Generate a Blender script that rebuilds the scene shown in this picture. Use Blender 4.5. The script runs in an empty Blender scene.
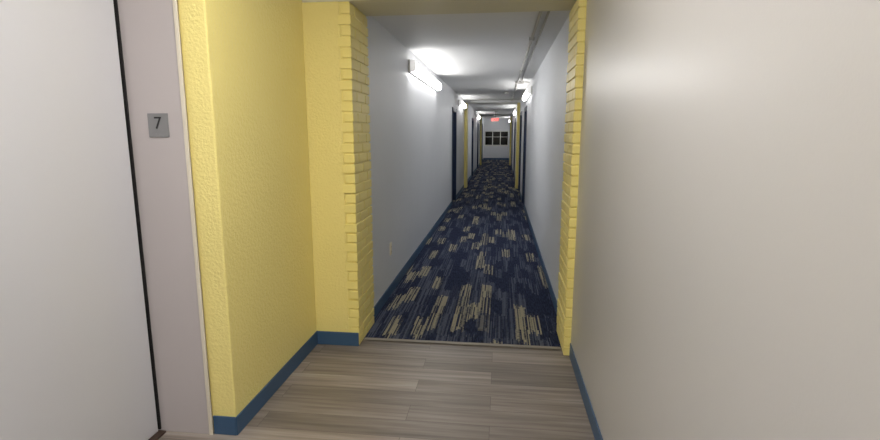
import bpy, bmesh, math, random
from mathutils import Vector
random.seed(4)
S=bpy.context.scene
S.view_settings.view_transform='Standard'
S.view_settings.look='None'

# ---------------- materials ----------------
def lin(c):
    r=[]
    for v in c:
        v/=255.0
        r.append(v/12.92 if v<=.04045 else ((v+.055)/1.055)**2.4)
    return (*r,1)
def base(name,col,rough=.5,metal=0,spec=.5):
    m=bpy.data.materials.new(name); m.use_nodes=True
    nt=m.node_tree; b=nt.nodes['Principled BSDF']
    b.inputs['Base Color'].default_value=col
    b.inputs['Roughness'].default_value=rough
    b.inputs['Metallic'].default_value=metal
    b.inputs['Specular IOR Level'].default_value=spec
    return m,nt,b
def N(nt,t,**kw):
    n=nt.nodes.new(t)
    for k,v in kw.items():
        if k in n.inputs: n.inputs[k].default_value=v
        else: setattr(n,k,v)
    return n
def paint(name,col,rough=.45,scale=60,strength=.15,dist=.004,var=.06,detail=4,spec=.5):
    m,nt,b=base(name,col,rough,0,spec)
    tc=N(nt,'ShaderNodeTexCoord')
    n=N(nt,'ShaderNodeTexNoise'); n.inputs['Scale'].default_value=scale; n.inputs['Detail'].default_value=detail
    nt.links.new(tc.outputs['Object'],n.inputs['Vector'])
    bu=N(nt,'ShaderNodeBump'); bu.inputs['Strength'].default_value=strength; bu.inputs['Distance'].default_value=dist
    nt.links.new(n.outputs['Fac'],bu.inputs['Height']); nt.links.new(bu.outputs['Normal'],b.inputs['Normal'])
    n2=N(nt,'ShaderNodeTexNoise'); n2.inputs['Scale'].default_value=2.2; n2.inputs['Detail'].default_value=3
    nt.links.new(tc.outputs['Object'],n2.inputs['Vector'])
    mx=N(nt,'ShaderNodeMix',data_type='RGBA')
    mx.inputs[6].default_value=tuple(c*(1-var) for c in col[:3])+(1,)
    mx.inputs[7].default_value=tuple(min(1,c*(1+var)) for c in col[:3])+(1,)
    nt.links.new(n2.outputs['Fac'],mx.inputs[0]); nt.links.new(mx.outputs[2],b.inputs['Base Color'])
    return m
M={}
M['yellow']=paint('yellow_stucco_paint',lin((244,228,146)),.42,70,.8,.007,.03,5)
M['yellowbrick']=paint('yellow_brick_paint',lin((244,228,142)),.42,60,.3,.003,.05,4)
M['grey']=paint('grey_wall_paint',lin((190,188,186)),.34,150,.10,.002,.02,3)
M['greycool']=paint('cool_grey_wall_paint',lin((222,224,227)),.42,120,.12,.002,.03,3)
M['ceil']=paint('ceiling_paint',lin((238,238,237)),.7,120,.15,.003,.02,3,.3)
M['beam']=paint('beam_paint',lin((224,220,200)),.6,80,.2,.003,.03,3,.3)
M['frame']=paint('door_frame_enamel',lin((190,183,183)),.4,40,.04,.001,.02,3)
M['doorlight']=paint('pale_door_enamel',lin((206,206,210)),.4,40,.04,.001,.02,3)
M['caulk']=paint('cream_trim_paint',lin((222,214,196)),.5,90,.3,.002,.05,3)
M['base']=paint('blue_vinyl_base',lin((60,90,122)),.45,40,.05,.001,.05,3)
M['navy']=paint('navy_door_enamel',lin((26,34,54)),.4,40,.04,.001,.05,3)
M['navyframe']=paint('navy_frame_enamel',lin((34,52,84)),.4,40,.04,.001,.05,3)
M['black']=base('gap_shade_black',lin((20,18,18)),.8)[0]  # near-black that paints the shade inside the near door gap
M['metal']=base('brushed_metal',lin((170,170,168)),.35,.9)[0]
M['strip']=base('transition_strip_vinyl',lin((128,122,112)),.5)[0]
M['white']=base('white_plastic',lin((225,224,218)),.4)[0]
M['ivory']=base('ivory_plastic',lin((226,216,190)),.4)[0]
M['signgrey']=base('sign_grey_plastic',lin((134,134,136)),.5)[0]
M['signblack']=base('sign_dark_lettering',lin((28,28,30)),.5)[0]
M['conduit']=base('painted_conduit',lin((196,194,190)),.45)[0]
M['glass']=base('night_window_glass',lin((10,12,16)),.08)[0]
M['thresh']=base('brown_threshold',lin((66,50,42)),.5)[0]
def emis(name,col,s):
    m,nt,b=base(name,col,.4); b.inputs['Emission Color'].default_value=col; b.inputs['Emission Strength'].default_value=s; return m
M['tube']=emis('lit_diffuser',(1,.985,.97,1),20)
M['tubetop']=emis('lit_diffuser_upper',(1,.985,.97,1),4)
M['tubedim']=emis('dimmed_lit_diffuser',(1,.985,.97,1),13)  # emission simply set lower, for all corridor fixtures but the nearest
M['tubedimtop']=emis('dimmed_lit_diffuser_upper',(1,.985,.97,1),3.5)  # weaker upper faces of the dimmed fixtures
M['cap']=emis('glowing_end_cap',(1,.98,.96,1),.5)  # weak glow added to lighten end caps that receive no light
M['lobbytube']=emis('lit_ceiling_diffuser',(1,.965,.92,1),18)
M['red']=emis('exit_red',(1,.06,.05,1),2.5)

# vinyl plank
def mat_plank():
    m,nt,b=base('vinyl_plank',(.3,.25,.2,1),.42)
    L=nt.links.new
    tc=N(nt,'ShaderNodeTexCoord')
    br=N(nt,'ShaderNodeTexBrick'); br.offset=.37; br.offset_frequency=2
    L(tc.outputs['Object'],br.inputs['Vector'])
    br.inputs['Color1'].default_value=(0,0,0,1); br.inputs['Color2'].default_value=(1,1,1,1)
    br.inputs['Mortar'].default_value=(.0,.0,.0,1)
    br.inputs['Scale'].default_value=1; br.inputs['Mortar Size'].default_value=.0012
    br.inputs['Brick Width'].default_value=1.2; br.inputs['Row Height'].default_value=.15
    mp=N(nt,'ShaderNodeMapping'); mp.inputs['Scale'].default_value=(1.4,30,1)
    L(tc.outputs['Object'],mp.inputs['Vector'])
    # offset grain per plank
    ad=N(nt,'ShaderNodeVectorMath',operation='ADD'); sc=N(nt,'ShaderNodeVectorMath',operation='SCALE'); sc.inputs['Scale'].default_value=13
    L(br.outputs['Color'],sc.inputs[0]); L(mp.outputs[0],ad.inputs[0]); L(sc.outputs[0],ad.inputs[1])
    n=N(nt,'ShaderNodeTexNoise'); n.inputs['Scale'].default_value=1; n.inputs['Detail'].default_value=5; n.inputs['Roughness'].default_value=.6
    L(ad.outputs[0],n.inputs['Vector'])
    r=N(nt,'ShaderNodeValToRGB'); e=r.color_ramp.elements
    e[0].position=.28; e[0].color=lin((110,101,95)); e[1].position=.74; e[1].color=lin((164,156,148))
    x=r.color_ramp.elements.new(.5); x.color=lin((138,128,120))
    L(n.outputs['Fac'],r.inputs[0])
    mr=N(nt,'ShaderNodeMapRange'); mr.inputs['To Min'].default_value=.68; mr.inputs['To Max'].default_value=1.14
    L(br.outputs['Color'],mr.inputs['Value'])
    mu=N(nt,'ShaderNodeVectorMath',operation='SCALE'); L(r.outputs[0],mu.inputs[0]); L(mr.outputs[0],mu.inputs['Scale'])
    mx=N(nt,'ShaderNodeMix',data_type='RGBA'); L(br.outputs['Fac'],mx.inputs[0]); L(mu.outputs[0],mx.inputs[6]); mx.inputs[7].default_value=lin((85,76,69))
    L(mx.outputs[2],b.inputs['Base Color'])
    return m
M['plank']=mat_plank()
def mat_carpet():
    m,nt,b=base('navy_patterned_carpet',(.02,.03,.06,1),.95,0,.1)
    L=nt.links.new
    tc=N(nt,'ShaderNodeTexCoord'); sp=N(nt,'ShaderNodeSeparateXYZ'); L(tc.outputs['Object'],sp.inputs[0])
    cb=N(nt,'ShaderNodeCombineXYZ'); L(sp.outputs['Y'],cb.inputs['X']); L(sp.outputs['X'],cb.inputs['Y'])
    def brick(w,h,off,shift,jit=None,src=None):
        ad=N(nt,'ShaderNodeVectorMath',operation='ADD'); L(src or cb.outputs[0],ad.inputs[0]); ad.inputs[1].default_value=shift
        br=N(nt,'ShaderNodeTexBrick'); br.offset=off; br.offset_frequency=2
        L(ad.outputs[0],br.inputs['Vector'])
        br.inputs['Color1'].default_value=(0,0,0,1); br.inputs['Color2'].default_value=(1,1,1,1)
        br.inputs['Scale'].default_value=1; br.inputs['Mortar Size'].default_value=0
        br.inputs['Brick Width'].default_value=w; br.inputs['Row Height'].default_value=h
        return br.outputs['Color']
    def noise(sx,sy,sh=0,det=3):
        mp=N(nt,'ShaderNodeMapping'); mp.inputs['Scale'].default_value=(sx,sy,1); mp.inputs['Location'].default_value=(sh,sh,0)
        L(tc.outputs['Object'],mp.inputs['Vector'])
        n=N(nt,'ShaderNodeTexNoise'); n.inputs['Scale'].default_value=1; n.inputs['Detail'].default_value=det; L(mp.outputs[0],n.inputs['Vector'])
        return n.outputs['Fac']
    def step(v,a,c):
        mr=N(nt,'ShaderNodeMapRange'); mr.inputs['From Min'].default_value=a; mr.inputs['From Max'].default_value=c
        L(v,mr.inputs['Value']); return mr.outputs[0]
    def math_(op,a,c):
        q=N(nt,'ShaderNodeMath',operation=op)
        for i,v in enumerate((a,c)):
            if isinstance(v,(int,float)): q.inputs[i].default_value=v
            else: L(v,q.inputs[i])
        return q.outputs[0]
    # per-strand random along the run jitters the ends of each patch
    col=brick(40.0,.013,0,(77,.003,0)); colf=brick(.47,.0095,.41,(5.2,.013,0))
    jy=math_('ADD',math_('MULTIPLY',col,.09),sp.outputs['Y'])
    c2=N(nt,'ShaderNodeCombineXYZ'); L(jy,c2.inputs['X']); L(sp.outputs['X'],c2.inputs['Y'])
    cell=brick(.40,.10,.43,(3.1,.03,0),src=c2.outputs[0]); cell2=brick(.36,.07,.37,(1.3,2.03,0),src=c2.outputs[0])
    cross=noise(40,75,9,2)
    tan=math_('MULTIPLY',step(cell,.76,.78),step(math_('ADD',colf,math_('MULTIPLY',cross,1.1)),.78,1.30))
    mid=math_('MULTIPLY',step(cell2,.42,.5),step(math_('ADD',colf,math_('MULTIPLY',cross,1.1)),.80,1.45))
    nv=N(nt,'ShaderNodeMix',data_type='RGBA'); L(step(noise(110,14,3),.38,.72),nv.inputs[0])
    nv.inputs[6].default_value=lin((28,34,52)); nv.inputs[7].default_value=lin((52,61,88))
    m1=N(nt,'ShaderNodeMix',data_type='RGBA'); L(math_('MULTIPLY',mid,.75),m1.inputs[0]); L(nv.outputs[2],m1.inputs[6]); m1.inputs[7].default_value=lin((94,99,114))
    m2=N(nt,'ShaderNodeMix',data_type='RGBA'); L(tan,m2.inputs[0]); L(m1.outputs[2],m2.inputs[6]); m2.inputs[7].default_value=lin((156,150,130))
    L(m2.outputs[2],b.inputs['Base Color'])
    bu=N(nt,'ShaderNodeBump'); bu.inputs['Strength'].default_value=.4; bu.inputs['Distance'].default_value=.004
    L(noise(200,200),bu.inputs['Height']); L(bu.outputs[0],b.inputs['Normal'])
    return m
M['carpet']=mat_carpet()

# ---------------- mesh helpers ----------------
class MB:
    def __init__(s,name,mats):
        s.name=name; s.bm=bmesh.new(); s.mats=mats
    def box(s,x0,x1,y0,y1,z0,z1,mi=0):
        v=[s.bm.verts.new((x,y,z)) for x in (x0,x1) for y in (y0,y1) for z in (z0,z1)]
        for f in ((0,1,3,2),(4,6,7,5),(0,4,5,1),(2,3,7,6),(0,2,6,4),(1,5,7,3)):
            q=s.bm.faces.new([v[i] for i in f]); q.material_index=mi
        return s
    def cyl(s,p0,p1,r,mi=0,seg=16):
        p0=Vector(p0);p1=Vector(p1);d=(p1-p0).normalized()
        a=d.orthogonal().normalized();c=d.cross(a)
        A=[];B=[]
        for i in range(seg):
            t=2*math.pi*i/seg;o=(a*math.cos(t)+c*math.sin(t))*r
            A.append(s.bm.verts.new(p0+o));B.append(s.bm.verts.new(p1+o))
        for i in range(seg):
            j=(i+1)%seg; f=s.bm.faces.new((A[i],A[j],B[j],B[i])); f.material_index=mi; f.smooth=True
        f=s.bm.faces.new(A[::-1]);f.material_index=mi
        f=s.bm.faces.new(B);f.material_index=mi
        return s
    def prism(s,pts,y0,y1,mi=0,top=None):   # pts in XZ
        A=[s.bm.verts.new((x,y0,z)) for x,z in pts];B=[s.bm.verts.new((x,y1,z)) for x,z in pts]
        n=len(pts)
        for i in range(n):
            j=(i+1)%n; f=s.bm.faces.new((A[i],A[j],B[j],B[i]));f.material_index=(top if top is not None and i<2 else mi)
        s.bm.faces.new(A[::-1]).material_index=mi; s.bm.faces.new(B).material_index=mi
        return s
    def done(s,bevel=0,parent=None):
        bmesh.ops.recalc_face_normals(s.bm,faces=s.bm.faces)
        me=bpy.data.meshes.new(s.name); s.bm.to_mesh(me); s.bm.free()
        for m in s.mats: me.materials.append(M[m])
        o=bpy.data.objects.new(s.name,me); S.collection.objects.link(o)
        if bevel:
            b=o.modifiers.new('bevel','BEVEL'); b.width=bevel; b.segments=2; b.limit_method='ANGLE'
        if parent: o.parent=parent
        return o
def text(name,body,size,mat,loc,rot,parent,ext=.001):
    cu=bpy.data.curves.new(name,'FONT'); cu.body=body; cu.size=size; cu.extrude=ext; cu.align_x='CENTER'; cu.align_y='CENTER'
    o=bpy.data.objects.new(name,cu); S.collection.objects.link(o)
    o.data.materials.append(M[mat]); o.location=loc; o.rotation_euler=rot; o.parent=parent
    return o

# ---------------- dimensions ----------------
XR=.53; XL=-.98; XLY=-1.265; XD=-1.665
YP0,YP1=3.30,3.73; YF=2.17; YEND=30.0
ZC=2.40; ZB=2.34; ZLC=2.75; YBACK=-2.6

# floors
MB('floor_vinyl_plank',['plank']).box(XD-.15,XR+.15,YBACK-.15,3.405,-.1,0).done()
MB('floor_carpet',['carpet']).box(XL-.15,XR+.15,3.405,YEND+.15,-.1,.004).done()
t=MB('trim_floor_transition',['strip']); t.box(-.946,.48,3.39,3.43,.0045,.009); t.done(.002)

# lobby walls
MB('wall_right_lobby',['grey']).box(XR,XR+.15,YBACK,YP0,0,ZLC).done()
MB('wall_back',['grey']).box(XD-.15,XR+.15,YBACK-.15,YBACK,0,ZLC).done()
MB('wall_left_yellow',['yellow']).box(XLY-.13,XLY,YF,YP0,0,ZLC).done(.008)
# wall with the near door
DY0,DY1,DH=1.18,2.135,2.10
w=MB('wall_left_lobby',['grey'])
w.box(XD-.15,XD,YBACK,DY0-.05,0,ZLC); w.box(XD-.15,XD,DY0-.05,YF,DH+.05,ZLC)
w.done()
# door frame: deep jamb return facing the camera + casing
f=MB('door_frame',['frame','caulk','black'])
f.box(XD-.15,XLY-.132,YF-.012,YF+.06,0,ZLC,0)
f.box(XLY-.140,XLY-.120,YF-.018,YF-.0125,0,ZLC,1)
f.box(XD-.15,XD+.01,DY0-.05,DY0-.006,0,DH+.05,0)
f.box(XD-.15,XD+.01,DY0-.006,YF-.013,DH+.006,DH+.05,0)
f.box(XD-.15,XD-.07,DY1+.006,YF-.013,0,DH+.006,2)  # black backing stands in for shade deep in the gap
f.box(XD-.07,XD-.002,YF-.022,YF-.0125,0.012,DH+.005,2)  # black strip on the jamb side, added as the gap's shade line
f.done(.002)
d=bpy.data.objects.new('door_1',None); S.collection.objects.link(d)
MB('slab',['doorlight']).box(XD-.05,XD-.004,DY0,DY1,.012,DH).done(.003,d)
k=MB('lever_handle',['metal']); k.cyl((XD-.004,DY0+.07,1.0),(XD+.008,DY0+.07,1.0),.032); k.cyl((XD+.008,DY0+.07,1.0),(XD+.05,DY0+.07,1.0),.011); k.box(XD+.04,XD+.056,DY0+.06,DY0+.19,.99,1.01); k.done(.002,d)
MB('threshold',['thresh']).box(XD-.15,XD+.03,DY0,YF-.023,0,.011).done(.002,d)

# room number sign
sg=bpy.data.objects.new('room_number_sign',None); S.collection.objects.link(sg)
sy=YF-.012; sx=-1.526
MB('plate',['signgrey']).box(sx-.05,sx+.05,sy-.005,sy,1.485,1.593).done(.002,sg)
text('numeral','7',.078,'signblack',(sx,sy-.006,1.547),(math.pi/2,0,0),sg)
b=MB('braille_dots',['signgrey'])
for dx,dz in ((-.012,0),(-.012,-.006),(-.005,0),(.004,0),(.010,0),(.004,-.006),(.010,-.006)):
    b.cyl((sx+dx,sy-.005,1.503+dz),(sx+dx,sy-.0062,1.503+dz),.0014,0,8)
b.done(0,sg)

# ceilings
MB('ceiling_lobby',['ceil']).box(XD-.15,XR+.15,YBACK-.15,YP0+.1,ZLC,ZLC+.1).done()
MB('ceiling_corridor',['ceil']).box(XL-.15,XR+.15,YP1,YEND+.15,ZC,ZC+.1).done()

# brick pilasters
CH=.0685
def pilaster(name,xa,xb,y0,y1,side,zt,stucco_to=None):
    """side=+1: exposed end face towards +x at xb ; side=-1: exposed face at xa"""
    p=MB(name,['yellowbrick','yellow'])
    g=.010; rec=.008
    if side>0:
        p.box(xa,xb-rec,y0+rec,y1-rec,0,zt,0)
        if stucco_to is not None: p.box(xa,stucco_to,y0-.002,y0+rec,0,zt,1)
    else: p.box(xa+rec,xb,y0+rec,y1-rec,0,zt,0)
    n=int(math.ceil(zt/CH))
    for i in range(n):
        z0=i*CH+g/2; z1=min((i+1)*CH-g/2,zt)
        if z1-z0<.01: continue
        j=random.uniform(-.0025,.0025)
        wd=(.066 if i%2 else .088)+random.uniform(-.004,.004)
        wd=min(wd,xb-xa-.002)
        ys=[y0,y0+.213,y1] if i%2==0 else [y0,y0+.105,y0+.32,y1]
        for a,c in zip(ys[:-1],ys[1:]):
            a2=a+(g/2 if a>y0 else 0); c2=c-(g/2 if c<y1 else 0)
            if side>0: p.box(xb-wd,xb+j,a2-(.003+j if a==y0 else 0),c2,z0,z1,0)
            else: p.box(xa+j,xa+wd,a2-(.003+j if a==y0 else 0),c2,z0,z1,0)
    return p.done(.004)
pilaster('brick_pilaster',XLY-.13,-.948,YP0,YP1,1,ZB,-1.026)
pilaster('brick_pilaster',.482,XR+.15,YP0,YP1,-1,ZB)
for y in (14.0,24.6):
    pilaster('brick_pilaster',XL,XL+.075,y,y+.42,1,ZB)
    pilaster('brick_pilaster',XR-.075,XR,y,y+.42,-1,ZB)
MB('ceiling_beam',['beam']).box(XLY-.13,XR+.15,YP0,YP1,ZB,ZLC).done(.004)
for y in (14.0,24.6):
    MB('ceiling_beam',['ceil']).box(XL,XR,y,y+.42,ZB,ZC).done(.004)

# corridor walls with door openings
DW=.92; DHT=2.02
doorsL=[10.5,17.6,21.8,27.0]; doorsR=[10.2,12.6,17.9,22.0,27.0]
def corridor(name,xf,xo,ops):
    w=MB(name,['greycool']); x0,x1=min(xf,xo),max(xf,xo)
    y=YP1
    for o in ops:
        w.box(x0,x1,y,o,0,ZC); w.box(x0,x1,o,o+DW,DHT,ZC); y=o+DW
    w.box(x0,x1,y,YEND,0,ZC); w.done()
corridor('wall_left_corridor',XL,XL-.15,doorsL)
corridor('wall_right_corridor',XR,XR+.15,doorsR)
nd=2
for ops,xf,s in ((doorsL,XL,-1),(doorsR,XR,1)):
    for o in ops:
        e=bpy.data.objects.new('door_%d'%nd,None); nd+=1; S.collection.objects.link(e)
        def bx(mb,a,c,*r): mb.box(min(xf+s*a,xf+s*c),max(xf+s*a,xf+s*c),*r)
        fr=MB('frame',['navyframe'])
        # casing proud of wall and lining in the reveal
        bx(fr,-.012,.149,o+.001,o+.045,.005,DHT-.001); bx(fr,-.012,.149,o+DW-.045,o+DW-.001,.005,DHT-.001); bx(fr,-.012,.149,o+.045,o+DW-.045,DHT-.046,DHT-.001)
        bx(fr,-.012,-.0005,o-.03,o+.001,.005,DHT+.03); bx(fr,-.012,-.0005,o+DW-.001,o+DW+.03,.005,DHT+.03); bx(fr,-.012,-.0005,o+.001,o+DW-.001,DHT-.001,DHT+.03)
        fr.done(0,e)
        sl=MB('slab',['navy']); bx(sl,.07,.11,o+.048,o+DW-.048,.012,DHT-.05); sl.done(.002,e)
        kn=MB('knob',['metal']); kn.cyl((xf+s*.07,o+.13,.98),(xf+s*.062,o+.13,.98),.03); kn.cyl((xf+s*.062,o+.13,.98),(xf+s*.03,o+.13,.98),.012); kn.cyl((xf+s*.035,o+.13,.98),(xf+s*.005,o+.13,.98),.026); kn.done(.003,e)

# baseboards
BH=.10;BT=.007
def bb(name,boxes):
    b=MB(name,['base'])
    for (x0,x1,y0,y1) in boxes: 
        b.box(x0,x1,y0,y1,.001,BH)
    return b.done(.0025)
bb('baseboard_right_lobby',[(XR-BT,XR,YBACK,YP0-.008)])
bb('baseboard_left_lobby',[(XLY,XLY+BT,YF-BT,YP0-.003),(XLY-.119,XLY,YF-BT-.002,YF-.001),(XLY+BT,-.952,YP0-BT-.009,YP0-.007)])
def segs(ops,start):
    out=[];y=start
    for o in ops: out.append((y,o-.031)); y=o+DW+.031
    out.append((y,YEND)); return out
def split(sg,cuts):
    r=[]
    for a,c in sg:
        for k in cuts:
            if a<k<c: r.append((a,k-.009)); a=k+.423
        r.append((a,c))
    return r
bl=MB('baseboard_left_corridor',['base'])
for a,c in split(segs(doorsL,YP1+.003),(14.0,24.6)): bl.box(XL,XL+BT,a,c,.005,BH)
bl.done()
br=MB('baseboard_right_corridor',['base'])
for a,c in split(segs(doorsR,YP1+.003),(14.0,24.6)): br.box(XR-BT,XR,a,c,.005,BH)
br.done()
bb('baseboard_back_corridor',[(XL+.01,XR-.01,YEND-BT,YEND)])

# end wall with window
WX0,WX1,WZ0,WZ1=-.93,.47,.82,1.68
w=MB('wall_back_corridor',['greycool'])
w.box(XL-.15,XR+.15,YEND,YEND+.15,0,WZ0); w.box(XL-.15,XR+.15,YEND,YEND+.15,WZ1,ZC)
w.box(XL-.15,WX0,YEND,YEND+.15,WZ0,WZ1); w.box(WX1,XR+.15,YEND,YEND+.15,WZ0,WZ1); w.done()
w=MB('window_1',['white','glass'])
w.box(WX0,WX1,YEND+.06,YEND+.07,WZ0,WZ1,1)
fw=.045
w.box(WX0,WX1,YEND+.02,YEND+.058,WZ0,WZ0+fw); w.box(WX0,WX1,YEND+.02,YEND+.058,WZ1-fw,WZ1)
for i in range(4):
    x=WX0+(WX1-WX0-fw)*i/3; w.box(x,x+fw,YEND+.02,YEND+.058,WZ0+fw,WZ1-fw)
w.box(WX0+fw,WX1-fw,YEND+.03,YEND+.05,WZ0+.50,WZ0+.525)
w.box(WX0-.02,WX1+.02,YEND-.03,YEND+.02,WZ0-.03,WZ0)
w.done(.003)

# fixtures on walls
def wall_light(xf,s,y0,y1,zt=2.29,dim=False):
    e=bpy.data.objects.new('wall_light_fixture',None); S.collection.objects.link(e)
    X=lambda a: xf+s*a
    bp=MB('back_plate',['white']); bp.box(min(X(0),X(.025)),max(X(0),X(.025)),y0,y1,zt-.13,zt); bp.done(.002,e)
    pts=[(X(.025),zt-.004),(X(.068),zt-.012),(X(.08),zt-.04),(X(.08),zt-.09),(X(.068),zt-.118),(X(.025),zt-.126)]
    MB('diffuser',['tubedim','tubedimtop'] if dim else ['tube','tubetop']).prism(pts,y0+.02,y1-.02,0,1).done(0,e)
    pc=[(X(.025),zt),(X(.072),zt-.006),(X(.085),zt-.038),(X(.085),zt-.092),(X(.072),zt-.124),(X(.025),zt-.13)]
    c=MB('end_caps',['cap']); c.prism(pc,y0,y0+.02); c.prism(pc,y1-.02,y1); c.done(.001,e)
wall_light(XL,1,5.5,7.9)
wall_light(XR,-1,8.7,10.6,dim=True)
wall_light(XL,1,12.0,13.6,dim=True)
wall_light(XR,-1,16.0,18.4,dim=True)
wall_light(XL,1,20.6,23.0,dim=True)
wall_light(XR,-1,26.6,29.4,dim=True)

# lobby ceiling fixtures; the second is added behind the camera to even the light
for fx0,fx1,fy0,fy1 in ((-.75,-.15,.55,1.85),(-.75,-.15,-2.0,-.9)):
    e=bpy.data.objects.new('ceiling_light_fixture',None); S.collection.objects.link(e)
    MB('housing',['white']).box(fx0,fx1,fy0,fy1,ZLC-.05,ZLC).done(.004,e)
    MB('diffuser',['lobbytube']).box(fx0+.03,fx1-.03,fy0+.03,fy1-.03,ZLC-.085,ZLC-.05).done(.01,e)

# conduits
c=MB('ceiling_conduit',['conduit'])
c.cyl((.30,YP1+.001,ZC-.014),(.30,13.98,ZC-.014),.012)
c.cyl((.36,YP1+.001,ZC-.012),(.36,9.0,ZC-.012),.009)
c.cyl((.36,9.0,ZC-.012),(XR-.02,9.15,ZC-.012),.009)
for y in (5.0,7.5,10.0,12.5): c.box(.275,.325,y,y+.025,ZC-.03,ZC)
c.box(.26,.40,8.95,9.07,ZC-.045,ZC)
c.done()
for x,y in ((.12,11.2),(-.2,20.5)):
    s=MB('smoke_detector',['white']); s.cyl((x,y,ZC-.015),(x,y,ZC),.07,0,24); s.cyl((x,y,ZC-.045),(x,y,ZC-.015),.055,0,24); s.done(.004)

# exit sign
e=bpy.data.objects.new('exit_sign',None); S.collection.objects.link(e)
ey=23.0
MB('housing',['white']).box(-.40,-.08,ey,ey+.05,2.03,2.23).done(.005,e)
MB('stem',['metal']).cyl((-.24,ey+.025,2.23),(-.24,ey+.025,ZC),.015).done(0,e)
text('lettering','EXIT',.17,'red',(-.24,ey-.002,2.13),(math.pi/2,0,0),e)

# outlet
o=MB('wall_outlet',['ivory','signblack'])
o.box(XL,XL+.006,4.46,4.53,.38,.495)
for z in (.41,.455):
    o.box(XL+.006,XL+.008,4.478,4.512,z-.014,z+.014)
    o.box(XL+.008,XL+.0085,4.486,4.489,z-.006,z+.008,1); o.box(XL+.008,XL+.0085,4.501,4.504,z-.006,z+.008,1)
o.done(.001)

# world
wd=bpy.data.worlds.new('night'); S.world=wd; wd.use_nodes=True
wd.node_tree.nodes['Background'].inputs[0].default_value=(.01,.012,.02,1)

# camera
f=500.; p=math.atan(86/f); psi=math.atan(61/f*math.cos(p))
cam=bpy.data.cameras.new('camera'); co=bpy.data.objects.new('camera',cam); S.collection.objects.link(co)
cam.sensor_width=36; cam.lens=36*f/880; cam.clip_start=.02; cam.clip_end=200
co.location=(.029,0,1.5); co.rotation_euler=(math.pi/2-p,0,psi)
S.camera=co
